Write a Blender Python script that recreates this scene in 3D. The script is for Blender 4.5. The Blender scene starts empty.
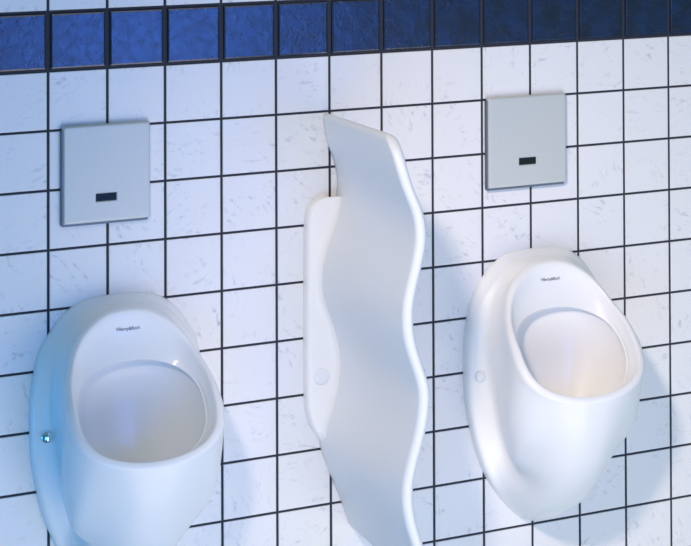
import bpy, bmesh, math, random
from mathutils import Vector, Matrix, noise
from mathutils.bvhtree import BVHTree
random.seed(7)
S = bpy.context.scene
COL = S.collection

# ---------------------------------------------------------------- helpers
def link(name, me, mats, parent=None, smooth=True):
    o = bpy.data.objects.new(name, me); COL.objects.link(o)
    for m in (mats if isinstance(mats, (list, tuple)) else [mats]): me.materials.append(m)
    if smooth:
        for p in me.polygons: p.use_smooth = True
    if parent: o.parent = parent
    return o

def bm_mesh(name, bm, recalc=True):
    if recalc: bmesh.ops.recalc_face_normals(bm, faces=bm.faces)
    me = bpy.data.meshes.new(name); bm.to_mesh(me); bm.free(); return me

def thing(name, label, cat, loc, group=None):
    o = bpy.data.objects.new(name, None); COL.objects.link(o)
    o.location = loc; o['label'] = label; o['category'] = cat
    o.empty_display_size = .05
    if group: o['group'] = group
    return o

def copy_tree(root, loc, label):
    c = root.copy(); COL.objects.link(c); c.location = loc; c['label'] = label
    for ch in list(root.children):
        d = ch.copy(); COL.objects.link(d); d.parent = c
        for g in list(ch.children):
            e = g.copy(); COL.objects.link(e); e.parent = d
    return c

def interp(tab, x):
    """monotone-x table, Catmull-Rom style smooth interpolation"""
    n = len(tab)
    if x <= tab[0][0]: return tab[0][1]
    if x >= tab[-1][0]: return tab[-1][1]
    for i in range(n-1):
        if tab[i][0] <= x <= tab[i+1][0]: break
    x0, y0 = tab[i]; x1, y1 = tab[i+1]; h = x1-x0
    def sl(k):
        if k <= 0 or k >= n-1: 
            a = max(0, k-1); b = min(n-1, k+1)
            return (tab[b][1]-tab[a][1])/(tab[b][0]-tab[a][0])
        return (tab[k+1][1]-tab[k-1][1])/(tab[k+1][0]-tab[k-1][0])
    m0, m1 = sl(i)*h, sl(i+1)*h; t = (x-x0)/h
    return (2*t**3-3*t**2+1)*y0+(t**3-2*t*t+t)*m0+(-2*t**3+3*t*t)*y1+(t**3-t*t)*m1

def spline(P, n):
    """Catmull-Rom through points, n samples per span"""
    out = []
    for i in range(len(P)-1):
        p0 = P[max(0, i-1)]; p1 = P[i]; p2 = P[i+1]; p3 = P[min(len(P)-1, i+2)]
        # centripetal
        def kn(a, b): return max((b-a).length, 1e-6)**.5
        t0 = 0; t1 = t0+kn(p0, p1); t2 = t1+kn(p1, p2); t3 = t2+kn(p2, p3)
        for k in range(n):
            t = t1+(t2-t1)*k/n
            A1 = p0*((t1-t)/(t1-t0))+p1*((t-t0)/(t1-t0))
            A2 = p1*((t2-t)/(t2-t1))+p2*((t-t1)/(t2-t1))
            A3 = p2*((t3-t)/(t3-t2))+p3*((t-t2)/(t3-t2))
            B1 = A1*((t2-t)/(t2-t0))+A2*((t-t0)/(t2-t0))
            B2 = A2*((t3-t)/(t3-t1))+A3*((t-t1)/(t3-t1))
            out.append(B1*((t2-t)/(t2-t1))+B2*((t-t1)/(t2-t1)))
    out.append(P[-1].copy())
    return out

def resample(P, n):
    L = [0]
    for a, b in zip(P, P[1:]): L.append(L[-1]+(b-a).length)
    out = []; j = 0
    for k in range(n+1):
        s = L[-1]*k/n
        while j < len(L)-2 and L[j+1] < s: j += 1
        f = (s-L[j])/max(L[j+1]-L[j], 1e-9)
        out.append(P[j].lerp(P[j+1], min(max(f, 0), 1)))
    return out

def sstep(a, b, x):
    t = min(max((x-a)/(b-a), 0), 1); return t*t*(3-2*t)

# ---------------------------------------------------------------- materials
def new_mat(name):
    m = bpy.data.materials.new(name); m.use_nodes = True
    nt = m.node_tree; b = nt.nodes['Principled BSDF']; return m, nt, b

def simple(name, col, rough=.4, metal=0, coat=0, bump=None):
    m, nt, b = new_mat(name)
    b.inputs['Base Color'].default_value = (*col, 1)
    b.inputs['Roughness'].default_value = rough
    b.inputs['Metallic'].default_value = metal
    b.inputs['Coat Weight'].default_value = coat
    b.inputs['Coat Roughness'].default_value = .04
    if bump:
        tc = nt.nodes.new('ShaderNodeTexCoord'); nz = nt.nodes.new('ShaderNodeTexNoise')
        nz.inputs['Scale'].default_value = bump[0]; nz.inputs['Detail'].default_value = 3
        bp = nt.nodes.new('ShaderNodeBump'); bp.inputs['Strength'].default_value = bump[1]
        bp.inputs['Distance'].default_value = .001
        nt.links.new(tc.outputs['Object'], nz.inputs['Vector'])
        nt.links.new(nz.outputs['Fac'], bp.inputs['Height'])
        nt.links.new(bp.outputs['Normal'], b.inputs['Normal'])
    return m

M_CER = simple('white_glazed_ceramic', (.89, .885, .885), .40, 0, .22)
M_DIV = simple('white_divider_ceramic', (.84, .86, .885), .48, 0, .04)
M_LOGO = simple('dark_blue_grey_print', (.05, .06, .10), .5)
M_WINDOW = simple('black_sensor_glass', (.008, .009, .010), .15, 0, .5)
M_EDGE_SHADE = simple('dark_edge_shade', (.13, .17, .21), .45, .3)  # dark colour stands for shade on the plates' left and bottom edges
M_CHROME = simple('polished_chrome', (.80, .84, .88), .12, 1)
M_CAP = simple('white_plastic_cap', (.82, .84, .88), .22, 0, .5)
M_GROUT = simple('dark_blue_grey_grout', (.022, .027, .042), .8, bump=(300, .5))

def silver():
    m, nt, b = new_mat('satin_silver_metal')
    tc = nt.nodes.new('ShaderNodeTexCoord'); nz = nt.nodes.new('ShaderNodeTexNoise')
    nz.inputs['Scale'].default_value = 900; nz.inputs['Detail'].default_value = 2
    cr = nt.nodes.new('ShaderNodeValToRGB')
    cr.color_ramp.elements[0].color = (.52, .545, .53, 1); cr.color_ramp.elements[1].color = (.62, .645, .625, 1)
    cr.color_ramp.elements[0].position = .3; cr.color_ramp.elements[1].position = .7
    nt.links.new(tc.outputs['Object'], nz.inputs['Vector']); nt.links.new(nz.outputs['Fac'], cr.inputs['Fac'])
    nt.links.new(cr.outputs['Color'], b.inputs['Base Color'])
    b.inputs['Metallic'].default_value = .2; b.inputs['Roughness'].default_value = .45
    return m
M_SILVER = silver()

def white_tile():
    m, nt, b = new_mat('white_marbled_tile'); N = nt.nodes; L = nt.links
    uv = N.new('ShaderNodeUVMap'); uv.uv_map = 'UVMap'
    # broad brush-like smudges, stretched along one direction inside each tile
    mp = N.new('ShaderNodeMapping'); mp.inputs['Scale'].default_value = (1.0, 2.0, 1)
    L.new(uv.outputs['UV'], mp.inputs['Vector'])
    n1 = N.new('ShaderNodeTexNoise'); n1.inputs['Scale'].default_value = 5.2; n1.inputs['Detail'].default_value = 3.5
    n1.inputs['Roughness'].default_value = .68; n1.inputs['Distortion'].default_value = .35
    L.new(mp.outputs['Vector'], n1.inputs['Vector'])
    r1 = N.new('ShaderNodeValToRGB'); r1.color_ramp.elements[0].position = .54; r1.color_ramp.elements[1].position = .74
    L.new(n1.outputs['Fac'], r1.inputs['Fac'])
    n2 = N.new('ShaderNodeTexNoise'); n2.inputs['Scale'].default_value = 1.6; n2.inputs['Detail'].default_value = 2
    L.new(uv.outputs['UV'], n2.inputs['Vector'])
    r2 = N.new('ShaderNodeValToRGB'); r2.color_ramp.elements[0].position = .46; r2.color_ramp.elements[1].position = .62
    L.new(n2.outputs['Fac'], r2.inputs['Fac'])
    mu = N.new('ShaderNodeMath'); mu.operation = 'MULTIPLY'
    L.new(r1.outputs['Color'], mu.inputs[0]); L.new(r2.outputs['Color'], mu.inputs[1])
    m2 = N.new('ShaderNodeMath'); m2.operation = 'MULTIPLY'; m2.inputs[1].default_value = .85
    L.new(mu.outputs[0], m2.inputs[0])
    mx = N.new('ShaderNodeMix'); mx.data_type = 'RGBA'
    mx.inputs['A'].default_value = (.79, .79, .81, 1); mx.inputs['B'].default_value = (.42, .45, .53, 1)
    L.new(m2.outputs[0], mx.inputs['Factor']); L.new(mx.outputs['Result'], b.inputs['Base Color'])
    b.inputs['Roughness'].default_value = .32; b.inputs['Specular IOR Level'].default_value = .35
    bp = N.new('ShaderNodeBump'); bp.inputs['Strength'].default_value = .12; bp.inputs['Distance'].default_value = .001
    n3 = N.new('ShaderNodeTexNoise'); n3.inputs['Scale'].default_value = 14
    L.new(uv.outputs['UV'], n3.inputs['Vector']); L.new(n3.outputs['Fac'], bp.inputs['Height'])
    L.new(bp.outputs['Normal'], b.inputs['Normal'])
    return m
M_TILE = white_tile()

def blue_tile():
    m, nt, b = new_mat('cobalt_blue_rough_glaze'); N = nt.nodes; L = nt.links
    uv = N.new('ShaderNodeUVMap'); uv.uv_map = 'UVMap'
    n1 = N.new('ShaderNodeTexNoise'); n1.inputs['Scale'].default_value = 2.5; n1.inputs['Detail'].default_value = 5
    L.new(uv.outputs['UV'], n1.inputs['Vector'])
    r = N.new('ShaderNodeValToRGB'); r.color_ramp.elements[0].position = .35; r.color_ramp.elements[1].position = .68
    r.color_ramp.elements[0].color = (.009, .012, .026, 1); r.color_ramp.elements[1].color = (.008, .022, .080, 1)
    L.new(n1.outputs['Fac'], r.inputs['Fac']); L.new(r.outputs['Color'], b.inputs['Base Color'])
    b.inputs['Roughness'].default_value = .24; b.inputs['Specular IOR Level'].default_value = .9
    n2 = N.new('ShaderNodeTexNoise'); n2.inputs['Scale'].default_value = 5.5; n2.inputs['Detail'].default_value = 6
    n2.inputs['Roughness'].default_value = .6; n2.inputs['Distortion'].default_value = 1.2
    L.new(uv.outputs['UV'], n2.inputs['Vector'])
    bp = N.new('ShaderNodeBump'); bp.inputs['Strength'].default_value = .42; bp.inputs['Distance'].default_value = .0016
    L.new(n2.outputs['Fac'], bp.inputs['Height']); L.new(bp.outputs['Normal'], b.inputs['Normal'])
    return m
M_BLUE = blue_tile()

# ---------------------------------------------------------------- tiled wall
T = .1
def add_tile(bm, uvl, i, j, gapx, gapz, front, back, bev, mat):
    """tile i,j: x from i*T, z from -j*T downwards; rounded front edges"""
    x0, x1 = i*T+gapx/2, (i+1)*T-gapx/2
    z1, z0 = -j*T-gapz/2, -(j+1)*T+gapz/2
    tx, tz = random.uniform(-.0022, .0022), random.uniform(-.0022, .0022)
    cx, cz = (x0+x1)/2, (z0+z1)/2
    def yy(x, z, d): return -d+(x-cx)*tx+(z-cz)*tz
    rings = []
    for ins, d in ((0, back), (0, front-bev), (bev*.3, front-bev*.3), (bev, front)):
        ring = []
        for (x, z) in ((x0+ins, z0+ins), (x1-ins, z0+ins), (x1-ins, z1-ins), (x0+ins, z1-ins)):
            ring.append(bm.verts.new((x, yy(x, z, d) if d > back else -d, z)))
        rings.append(ring)
    ang = random.choice((0, .35, -.4, 1.2, 1.57, .8)); ox, oz = random.uniform(0, 40), random.uniform(0, 40)
    ca, sa = math.cos(ang), math.sin(ang)
    fs = []
    for a, b in zip(rings, rings[1:]):
        for k in range(4):
            fs.append(bm.faces.new((a[k], a[(k+1) % 4], b[(k+1) % 4], b[k])))
    fs.append(bm.faces.new(rings[-1]))
    for f in fs:
        f.material_index = mat
        for lp in f.loops:
            u, v = (lp.vert.co.x-cx)/T, (lp.vert.co.z-cz)/T
            lp[uvl].uv = (ox+u*ca-v*sa, oz+u*sa+v*ca)

def build_wall():
    bm = bmesh.new(); uvl = bm.loops.layers.uv.new('UVMap')
    I0, I1, J0, J1 = -9, 20, -7, 15
    for j in range(J0, J1):
        if j == -1: continue
        for i in range(I0, I1): add_tile(bm, uvl, i, j, .0046, .0042, .0004, -.0018, .0011, 0)
    # grout bed and wall body
    v = []
    for y in (.0016, .09):
        for (x, z) in ((I0*T, -J1*T), (I1*T, -J1*T), (I1*T, -J0*T), (I0*T, -J0*T)): v.append(bm.verts.new((x, y, z)))
    for q in ((0, 1, 2, 3), (7, 6, 5, 4), (0, 4, 5, 1), (1, 5, 6, 2), (2, 6, 7, 3), (3, 7, 4, 0)):
        f = bm.faces.new([v[k] for k in q]); f.material_index = 1
    w = link('wall_back', bm_mesh('wall_back', bm), [M_TILE, M_GROUT], smooth=False)
    w['kind'] = 'structure'
    bm = bmesh.new(); uvl = bm.loops.layers.uv.new('UVMap')
    for i in range(I0, I1): add_tile(bm, uvl, i, -1, .0075, .0065, .0030, -.0014, .0032, 0)
    t = link('trim_1', bm_mesh('trim_1', bm), [M_BLUE], smooth=False)
    t['kind'] = 'structure'
build_wall()

# ---------------------------------------------------------------- urinal
# local frame: x sideways, y = -(distance from wall), z relative to wall origin row
def V(dx, z, d): return Vector((dx, -d, z))
OUT = [(-.384, 0), (-.3855, .030), (-.3925, .067), (-.411, .095), (-.437, .1155), (-.470, .134), (-.521, .145), (-.576, .1485),
       (-.65, .1455), (-.700, .137), (-.735, .1285), (-.794, .106), (-.835, .080), (-.865, .053), (-.884, .030), (-.894, 0)]
NU = 64
def back_curve():
    return resample(spline([V(x, z, 0) for z, x in OUT], 12), NU)
A = .127; SC = .113
SLOPE = .89; NRM = Vector((0, -.747, .664))
def plane(dx, s, off=0):
    off -= .0150*math.exp(-((s-.058)/.046)**2)          # the rim dips slightly at its shoulders
    return V(dx, -.393-s, .05+SLOPE*s)+NRM*off
CREST = [(0, 0), (.0012, .021), (.0045, .038), (.012, .056), (.026, .079), (.045, .0965), (.070, .1090), (.100, .1205), (.130, .1265),
         (.155, .1280), (.180, .1215), (.200, .104), (.213, .080), (.2215, .052), (.2255, .025), (.2262, 0)]
def crest_curve():
    return resample(spline([plane(w, s) for s, w in CREST], 14), NU)
def open_curve():
    P = []
    for k in range(241):
        th = math.pi*k/240
        c, sn = math.cos(th), math.sin(th); e = 2/2.3
        s = .1365-.0735*math.copysign(abs(c)**e, c)
        w = .1030*(abs(sn)**e)
        P.append(plane(w, s, -.0235))
    return resample(P, NU)
BC, CC, OC = back_curve(), crest_curve(), open_curve()
DR = V(0, -.730, .105)

def urinal_profile(k):
    u = k/NU; B, C, O = BC[k], CC[k], OC[k]
    F = sstep(.10, .36, u)*(1-sstep(.76, .96, u))         # strength of the screw flange
    cen = Vector((0, 0, -.600)); inn = (cen-Vector((B.x, 0, B.z)))
    if abs(B.x) < 1e-6: inn.x = 0
    inn.normalize()
    d = lambda v, q: v+Vector((0, -q, 0))
    bot = sstep(.62, .98, u)
    D = O-C; D = D-NRM*D.dot(NRM); dist = D.length; D.normalize()
    rho = min(.0125, dist*(.42+.1*sstep(.6, .95, u)))
    cc = C+D*rho-NRM*rho*.55                              # centre of the rounded rim
    rim = lambda a: cc-D*(rho*math.cos(math.radians(a)))+NRM*(rho*math.sin(math.radians(a)))
    a0 = -8+40*bot
    Ce = rim(a0)
    tp = 1-sstep(.12, .42, u)
    P = [B.copy(), d(B+inn*(.0003+.0015*tp), .011-.005*tp), d(B+inn*(.0035+.0085*tp), .0185)]
    off = .034+.023*sstep(.40, .74, u)
    f1 = d(B+inn*(off*.46), .0250)
    w1 = d(B+inn*off, .0325+.003*sstep(.4, .7, u))
    E0 = P[-1]
    def plain(t):
        q = E0.lerp(Ce, t)
        bul = .053*bot*math.sin(math.pi*t**.95)
        bell = sstep(.64, .80, u)*(1-sstep(.88, .99, u))*math.sin(math.pi*t)
        return q+Vector((0, -.80, -.72))*bul+Vector((.013, 0, 0))*bell
    P.append(plain(.20).lerp(f1, F)); P.append(plain(.40).lerp(w1, F))
    for t in (.60, .80):
        tt = (t-.40)/.60
        b = w1.lerp(Ce, tt)
        sb = sstep(.48, .80, u)*math.sin(math.pi*tt)
        sb2 = sstep(.50, .70, u)*math.sin(math.pi*tt)
        b = b+Vector((0, -.016, -.044))*sb+Vector((.020, -.003, 0))*sb2*(1+.25*sstep(.66, .8, u))
        b.x -= .004*math.sin(math.pi*tt)*(1-sstep(.48, .7, u))
        P.append(plain(t).lerp(b, F))
    for t in (0, .25, .5, .78, 1): P.append(rim(a0+(105-a0)*t))
    # sloping panel inside the rim, down to the rounded lip of the opening
    q0 = rim(105); rem = (O-q0)
    hol = min(1, dist/.06)
    P.append(q0+rem*.38-NRM*.0034*hol); P.append(q0+rem*.74-NRM*.0024*hol)
    P.append(O-D*min(.004, dist*.12)+NRM*.0020)
    P.append(O.copy())
    und = min(.008, dist*.22)
    P.append(O-D*und*.35-NRM*.0050)
    P1 = O-NRM*.013-D*und
    c1 = O-NRM*.040-D*und
    c2 = DR+Vector((O.x*.75, (O.y+.105)*.75, .035+.02*abs(O.x)/.1))
    for t in (0, .14, .28, .42, .56, .70, .84, 1):
        P.append(P1*(1-t)**3+c1*3*t*(1-t)**2+c2*3*t*t*(1-t)+DR*t**3)
    for q in P[4:]: q.y = min(q.y, -.018)
    return P

def build_urinal_body():
    profs = []
    for k in range(NU+1):
        profs.append(spline(urinal_profile(k), 5))
    for ps in profs:
        ln = len(ps)
    NP = min(len(p) for p in profs)
    assert all(len(p) == NP for p in profs), [len(p) for p in profs]
    n = len(profs[0])
    bm = bmesh.new(); grid = []
    ring = list(range(NU+1))+[-k for k in range(NU-1, 0, -1)]
    for k in ring:
        s = 1 if k >= 0 else -1
        p = profs[abs(k)]
        row = []
        for q in p[:-1]:
            x = q.x*s if abs(k) not in (0, NU) else 0
            row.append(bm.verts.new((x, q.y, q.z)))
        grid.append(row)
    dr = bm.verts.new(DR)
    m = len(ring)
    for a in range(m):
        b = (a+1) % m
        for r in range(n-2):
            bm.faces.new((grid[a][r], grid[b][r], grid[b][r+1], grid[a][r+1]))
        bm.faces.new((grid[a][-1], grid[b][-1], dr))
    # closed back against the wall
    bm.faces.new([grid[a][0] for a in range(m)])
    return bm

def dome(center, R, h, axis, n=24, base=.0015):
    """shallow dome cap whose axis points along `axis`"""
    bm = bmesh.new(); q = Vector((0, 0, 1)).rotation_difference(Vector(axis).normalized())
    prof = [(R*.9, -.006), (R, 0), (R, base)]+[(R*math.cos(t*math.pi/12)**.8, base+h*math.sin(t*math.pi/12)) for t in range(1, 6)]
    rows = []
    for r, z in prof:
        rows.append([bm.verts.new(q@Vector((r*math.cos(2*math.pi*i/n), r*math.sin(2*math.pi*i/n), z))+Vector(center)) for i in range(n)])
    for a, b in zip(rows, rows[1:]):
        for i in range(n): bm.faces.new((a[i], a[(i+1) % n], b[(i+1) % n], b[i]))
    t = bm.verts.new(q@Vector((0, 0, base+h))+Vector(center))
    for i in range(n): bm.faces.new((rows[-1][i], rows[-1][(i+1) % n], t))
    bm.faces.new(rows[0])
    return bm

def logo_mesh(body_bvh, width, pos, tilt=0):
    cu = bpy.data.curves.new('logo_text', 'FONT'); cu.body = 'Villeroy&Boch'; cu.size = 1
    cu.align_x = 'CENTER'; cu.align_y = 'CENTER'; cu.offset = .006; cu.resolution_u = 3
    to = bpy.data.objects.new('logo_text', cu); COL.objects.link(to)
    dg = bpy.context.evaluated_depsgraph_get(); dg.update()
    me = bpy.data.meshes.new_from_object(to.evaluated_get(dg))
    COL.objects.unlink(to); bpy.data.objects.remove(to); 
    xs = [v.co.x for v in me.vertices]; sc = width/(max(xs)-min(xs)); mid = (max(xs)+min(xs))/2
    hit, nrm, _, _ = body_bvh.ray_cast(Vector(pos)+NRM*.1, -NRM)
    up = Vector((0, 0, 1))-nrm*nrm.z; up.normalize(); rt = up.cross(nrm); 
    if rt.x < 0: rt = -rt
    for v in me.vertices:
        p = Vector(hit)+rt*((v.co.x-mid)*sc)+up*(v.co.y*sc*1.15)+NRM*.03
        h, nn, _, _ = body_bvh.ray_cast(p, -NRM)
        v.co = (h if h else p)+NRM*.0008
    return me

def make_urinal():
    root = thing('wall_urinal', 'x', 'urinal', (0, 0, 0), 'wall-hung white ceramic urinals')
    bm = build_urinal_body()
    bmesh.ops.recalc_face_normals(bm, faces=bm.faces)
    bvh = BVHTree.FromBMesh(bm)
    body = link('ceramic_body', bm_mesh('urinal_body', bm), M_CER, root)
    def surf(dx, z):
        h, n, _, _ = bvh.ray_cast(Vector((dx, -.056, z)), Vector((0, 1, 0))); return h, n
    lg = logo_mesh(bvh, .0400, plane(0, .029))
    link('logo', lg, M_LOGO, root, smooth=False)
    return root, surf

URX, ULX = .907, .1165
root_l, surf = make_urinal()
root_l.location = (ULX, 0, 0)
root_l['label'] = 'white urinal at the left, its flank lit blue, with a chrome screw cap'
root_r = copy_tree(root_l, (URX, 0, 0), 'all-white urinal right of the wavy divider, with a white screw cap')
for root, mat, hgt in ((root_l, M_CHROME, .006), (root_r, M_CAP, .0030)):
    h, n = surf(-.1255, -.6035)
    bm = dome(h+n*.0003, .0102, hgt, n)
    link('screw_cap', bm_mesh('screw_cap', bm), mat, root)

# ---------------------------------------------------------------- flush plates
def rounded_rect(w, h, r, n=5):
    P = []
    for cx, cz, a0 in ((w/2-r, h/2-r, 0), (-w/2+r, h/2-r, 90), (-w/2+r, -h/2+r, 180), (w/2-r, -h/2+r, 270)):
        for k in range(n+1):
            a = math.radians(a0+90*k/n); P.append((cx+r*math.cos(a), cz+r*math.sin(a)))
    return P
def loft_rect(levels, cap0=True, cap1=True):
    bm = bmesh.new(); rows = []
    for (w, h, r, d, ox, oz) in levels:
        rows.append([bm.verts.new((x+ox, -d, z+oz)) for x, z in rounded_rect(w, h, r)])
    n = len(rows[0])
    for a, b in zip(rows, rows[1:]):
        for i in range(n): bm.faces.new((a[i], a[(i+1) % n], b[(i+1) % n], b[i]))
    if cap0: bm.faces.new(rows[0])
    if cap1: bm.faces.new(rows[-1])
    return bm

def flush_plate(x0, x1, z0, z1, wx, wz, label):
    """front face x0..x1, z0..z1; sensor window centre wx, wz"""
    cx, cz, w, h = (x0+x1)/2, (z0+z1)/2, x1-x0, z1-z0
    root = thing('flush_plate', label, 'flush plate', (cx, 0, cz), 'silver sensor flush plates')
    ox, oz, ww, wh = wx-cx, wz-cz, .0380, .0162
    D = .0135
    bm = loft_rect([(w, h, .003, .0004, -.0028, -.0042), (w, h, .003, .0085, -.0028, -.0042), (w-.0012, h-.0012, .003, .0094, -.0028, -.0042), (w-.006, h-.006, .003, .0094, -.0028, -.0042)])
    link('edge_shade_backing', bm_mesh('edge_shade_backing', bm), M_EDGE_SHADE, root, smooth=False)  # backing shifted left and down, its dark edge imitates the shaded bevel
    lv = [(w+.001, h+.001, .003, .0032, 0, 0), (w+.001, h+.001, .003, D-.0048, 0, 0), (w-.0008, h-.0008, .0032, D-.0022, 0, 0),
          (w-.0030, h-.0030, .0032, D-.0006, 0, 0), (w-.0062, h-.0062, .003, D, 0, 0)]
    lv += [(w-.0090, h-.0090, .003, D, 0, 0), (ww+.002, wh+.002, .0012, D, ox, oz), (ww, wh, .0012, D, ox, oz), (ww-.0030, wh-.0030, .0008, D-.0014, ox, oz), (ww-.0030, wh-.0030, .0008, D-.0035, ox, oz)]
    bm = loft_rect(lv)
    o = link('cover', bm_mesh('flush_cover', bm), M_SILVER, root)
    o.data.set_sharp_from_angle(angle=math.radians(32))
    bm = loft_rect([(ww-.0034, wh-.0034, .0006, D-.0034, ox, oz), (ww-.0034, wh-.0034, .0006, D-.0012, ox, oz)])
    link('sensor_window', bm_mesh('sensor_window', bm), M_WINDOW, root, smooth=False)
    return root
flush_plate(.0225, .1700, -.2580, -.0940, .0946, -.2166, 'silver flush plate with a black sensor slot, above the left urinal')
flush_plate(.8075, .9690, -.2635, -.0962, .8876, -.2179, 'silver flush plate with a black sensor slot, above the right urinal')

# ---------------------------------------------------------------- wavy divider
XW = [(-.105, .4860), (-.15, .4925), (-.178, .503), (-.21, .512), (-.25, .5150), (-.30, .506), (-.33, .493), (-.36, .484),
      (-.395, .4795), (-.43, .484), (-.46, .496), (-.50, .508), (-.54, .5135), (-.57, .513), (-.605, .506), (-.64, .494),
      (-.685, .4815), (-.71, .4840), (-.75, .499), (-.80, .519), (-.845, .535)][::-1]
XF = [(-.100, .4880), (-.120, .4895), (-.153, .4945), (-.187, .506), (-.2295, .524), (-.2705, .528), (-.31, .5206), (-.35, .510), (-.382, .504),
      (-.431, .507), (-.473, .520), (-.516, .533), (-.545, .532), (-.58, .526), (-.627, .512), (-.658, .504), (-.69, .502), (-.73, .508), (-.768, .520), (-.86, .545)][::-1]
DD, TH = .38, .020
def smoothed(tab, sig=.011):
    out = []; z = tab[0][0]-.02
    while z < tab[-1][0]+.02:
        a = w = 0
        for k in range(-9, 10):
            o = k*sig/3.2; g = math.exp(-.5*(o/sig)**2)
            zz = z+o
            if zz < tab[0][0]: y = tab[0][1]+(zz-tab[0][0])*(tab[1][1]-tab[0][1])/(tab[1][0]-tab[0][0])
            elif zz > tab[-1][0]: y = tab[-1][1]+(zz-tab[-1][0])*(tab[-1][1]-tab[-2][1])/(tab[-1][0]-tab[-2][0])
            else: y = interp(tab, zz)
            a += y*g; w += g
        out.append((z, a/w)); z += .004
    return out
XW = [(z, x-.0075*sstep(.235, .27, -z)*(1-sstep(.66, .72, -z))) for z, x in XW]
XW, XF = smoothed(XW), smoothed(XF)
def div_center(z, d):
    t = min(d/DD, 1)
    return (interp(XW, z)+TH/2)*(1-t)+(interp(XF, z)-TH/2)*t

def build_panel():
    zt, zb, Rc, r = -.104, -.850, .060, .0100
    H = zt-zb
    hs = []
    for k in range(8): hs.append(r*(1-math.cos(math.pi/2*k/8)))
    k = 0
    while hs[-1] < H-r-.006: hs.append(hs[-1]+ (.003 if hs[-1] < .08 else .006))
    for k in range(8, -1, -1): hs.append(H-r*(1-math.cos(math.pi/2*k/8)))
    bm = bmesh.new(); rows = []
    NS, NE = 40, 8
    for h in hs:
        hh = min(h, H-h)
        drop = 0
        z = zt-h
        tfac = math.sqrt(max(0, 1-((r-hh)/r)**2)) if hh < r else 1
        tfac = max(tfac, .02)
        rc = Rc if h < H/2 else .03
        he = max(hh, 0)
        dm = DD if he >= rc else DD-rc+math.sqrt(max(0, rc*rc-(rc-he)**2))
        left, right = [], []
        re = r*max(tfac, .05)
        for k in range(NS+1): left.append((k/NS*(dm-re), 1))
        for k in range(1, NE+1):
            a = math.pi/2*k/NE; left.append((dm-re+re*math.sin(a), math.cos(a)))
        pts = []
        for d, w in left: pts.append((-w, d))
        for d, w in left[-2::-1]: pts.append((w, d))
        row = []
        for w, d in pts:
            # top edge rises very slightly away from the wall
            zz = z+.004*min(d/.3, 1)*(1 if h < .1 else 0)*max(0, 1-h/.1)
            row.append(bm.verts.new((div_center(z, d)+w*TH/2*tfac, -d-.0005, zz)))
        rows.append(row)
    n = len(rows[0])
    for a, b in zip(rows, rows[1:]):
        for i in range(n-1): bm.faces.new((a[i], a[i+1], b[i+1], b[i]))
        bm.faces.new((a[n-1], a[0], b[0], b[n-1]))
    bm.faces.new(rows[0]); bm.faces.new(rows[-1])
    return bm

def build_flange():
    """flat mounting plate left and right of the panel, sweeping up into it"""
    xl = [(-.250, .490), (-.2525, .475), (-.258, .465), (-.268, .4560), (-.285, .4515), (-.31, .4500), (-.40, .4490), (-.60, .4490), (-.625, .4505), (-.65, .4570), (-.672, .4690), (-.690, .482), (-.700, .492)]
    out = spline([Vector((x, 0, z)) for z, x in xl], 8)
    out = resample(out, 90)
    bm = bmesh.new()
    rowsL = []
    for sgn in (-1, 1):
        rows = []
        for q in out:
            z = q.z; c = div_center(z, 0)
            xo = q.x if sgn < 0 else 2*.4975+.012-q.x
            if sgn < 0: xo = min(xo, c)
            else: xo = max(xo, c)
            W = abs(c-xo); row = []
            prof = []
            e = min(.007, W*.5)
            prof.append((0, .0005)); prof.append((0, .013))
            for k in range(1, 6):
                a = math.pi/2*k/5; prof.append((e*(1-math.cos(a)), .013+min(.009, e*1.3)*math.sin(a)))
            m = 16
            for k in range(1, m+1):
                s = e+(W-e)*k/m
                dist = W-s-TH/2+.002
                rf = .014; dep = .013+min(.009, e*1.3)
                if dist < rf:
                    t = (rf-max(dist, 0))/rf
                    dep += rf*(1-math.sqrt(max(0, 1-t*t)))
                prof.append((s, dep))
            for s, dep in prof: row.append(bm.verts.new((xo-sgn*s, -dep, z)))
            rows.append(row)
        for a, b in zip(rows, rows[1:]):
            for i in range(len(a)-1): bm.faces.new((a[i], a[i+1], b[i+1], b[i]))
        for rr in (rows[0], rows[-1]):
            pass
    bmesh.ops.remove_doubles(bm, verts=bm.verts, dist=.0001)
    return bm

droot = thing('urinal_divider', 'tall white wavy ceramic divider fixed to the wall between the two urinals', 'divider', (0, 0, 0))
link('panel', bm_mesh('divider_panel', build_panel()), M_DIV, droot)
link('mounting_flange', bm_mesh('divider_flange', build_flange()), M_CER, droot)
bm = dome((.4750, -.0219, -.5660), .0142, .0014, (0, -1, 0), n=32)
link('screw_cap', bm_mesh('divider_cap', bm), M_CAP, droot)

# ---------------------------------------------------------------- camera (view camera with rise/shift)
yaw, pit, rol = 0.49562364, 0.01758196, -0.00609127
cy, sy = math.cos(yaw), math.sin(yaw)
r = Vector((cy, -sy, 0)); f = Vector((sy, cy, 0)); u = Vector((0, 0, 1))
f2 = f*math.cos(pit)+u*math.sin(pit); u2 = u*math.cos(pit)-f*math.sin(pit)
r3 = r*math.cos(rol)+u2*math.sin(rol); u3 = u2*math.cos(rol)-r*math.sin(rol)
cam = bpy.data.cameras.new('camera'); co = bpy.data.objects.new('camera', cam); COL.objects.link(co)
Mx = Matrix((r3, u3, -f2)).transposed().to_4x4(); Mx.translation = Vector((-0.82662859, -3.55603516, 0.38338403))
co.matrix_world = Mx
cam.sensor_width = 36; cam.sensor_fit = 'HORIZONTAL'
cam.lens = 2090.79584/691*36
cam.shift_x = (345.5-620)/691; cam.shift_y = (-197.04188-273)/691
cam.clip_start = .05; cam.clip_end = 50
S.camera = co

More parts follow.
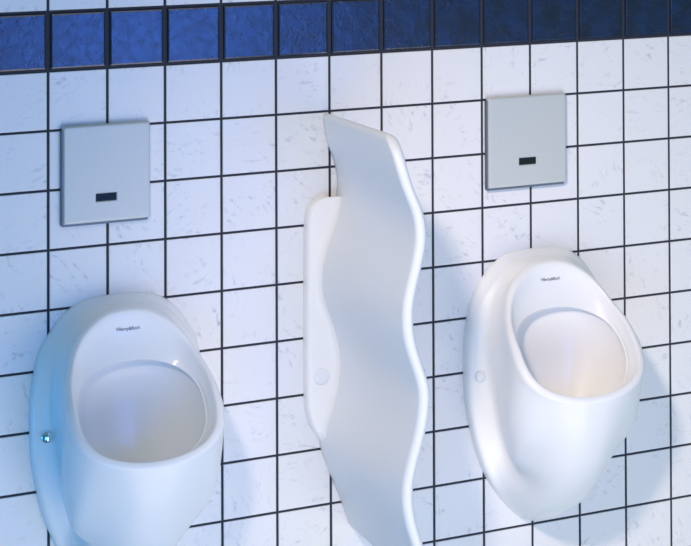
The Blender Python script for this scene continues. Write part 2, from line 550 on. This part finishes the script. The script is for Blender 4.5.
# ---------------------------------------------------------------- light
def look(o, target):
    o.rotation_euler = (Vector(target)-o.location).to_track_quat('-Z', 'Y').to_euler()
def area(name, loc, tgt, size, energy, col, sy=None):
    l = bpy.data.lights.new(name, 'AREA'); l.energy = energy; l.color = col; l.size = size
    if sy: l.shape = 'RECTANGLE'; l.size_y = sy
    o = bpy.data.objects.new(name, l); COL.objects.link(o); o.location = loc; look(o, tgt); return o
def lamp(o, rgb):
    m = max(max(rgb), 1e-6); o.data.color = [c/m for c in rgb]; o.data.energy *= m
LC = dict(key=(1.0, .79, .63), blue=(.022, .062, .275), gel=(0, .028, .080), low=(.86, .79, .72), lowleft=(.03, .11, .28), top=(.16, .15, .12), right=(.12, .11, .10), world=(.14, .52, .80))
k = bpy.data.lights.new('key_spotlight', 'SPOT'); k.energy = 300
k.spot_size = math.radians(36); k.spot_blend = 1; k.shadow_soft_size = .14
ko = bpy.data.objects.new('key_spotlight', k); COL.objects.link(ko); ko.location = (-1.0, -2.4, 1.38); look(ko, (1.25, 0, -.72))
lamp(ko, LC['key'])
bs = area('blue_softbox', (1.0, -3.1, -.25), (.05, 0, -.15), .9, 10, (1, 1, 1), .6); bs.data.spread = math.radians(75)
lamp(bs, LC['blue'])
gl = area('blue_gel_lamp', (-.60, -.10, -.72), (.0, -.05, -.58), .10, 2, (1, 1, 1)); gl.data.spread = math.radians(80)
lamp(gl, LC['gel'])
lamp(area('right_fill', (2.6, -2.8, -1.5), (.9, 0, -.5), 1.3, 50, (1, 1, 1)), LC['right'])  # added fill lamp, lifts the shadows on the right side
lamp(area('overhead_fill', (.9, -2.6, 2.1), (.9, 0, -.4), 1.2, 50, (1, 1, 1)), LC['top'])  # added fill from above, brightens the bowl interiors
lamp(area('low_softbox', (.85, -2.5, -2.1), (.7, 0, -.6), 2.2, 50, (1, 1, 1)), LC['low'])
lamp(area('low_left_softbox', (-.7, -2.4, -1.5), (.2, 0, -.6), 1.2, 50, (1, 1, 1)), LC['lowleft'])

w = bpy.data.worlds.new('room_light'); S.world = w; w.use_nodes = True
bg = w.node_tree.nodes['Background']; bg.inputs['Color'].default_value = (*LC['world'], 1); bg.inputs['Strength'].default_value = .3

S.view_settings.view_transform = 'Standard'; S.view_settings.look = 'None'
S.view_settings.gamma = 1; S.view_settings.use_curve_mapping = False; S.view_settings.exposure = .07
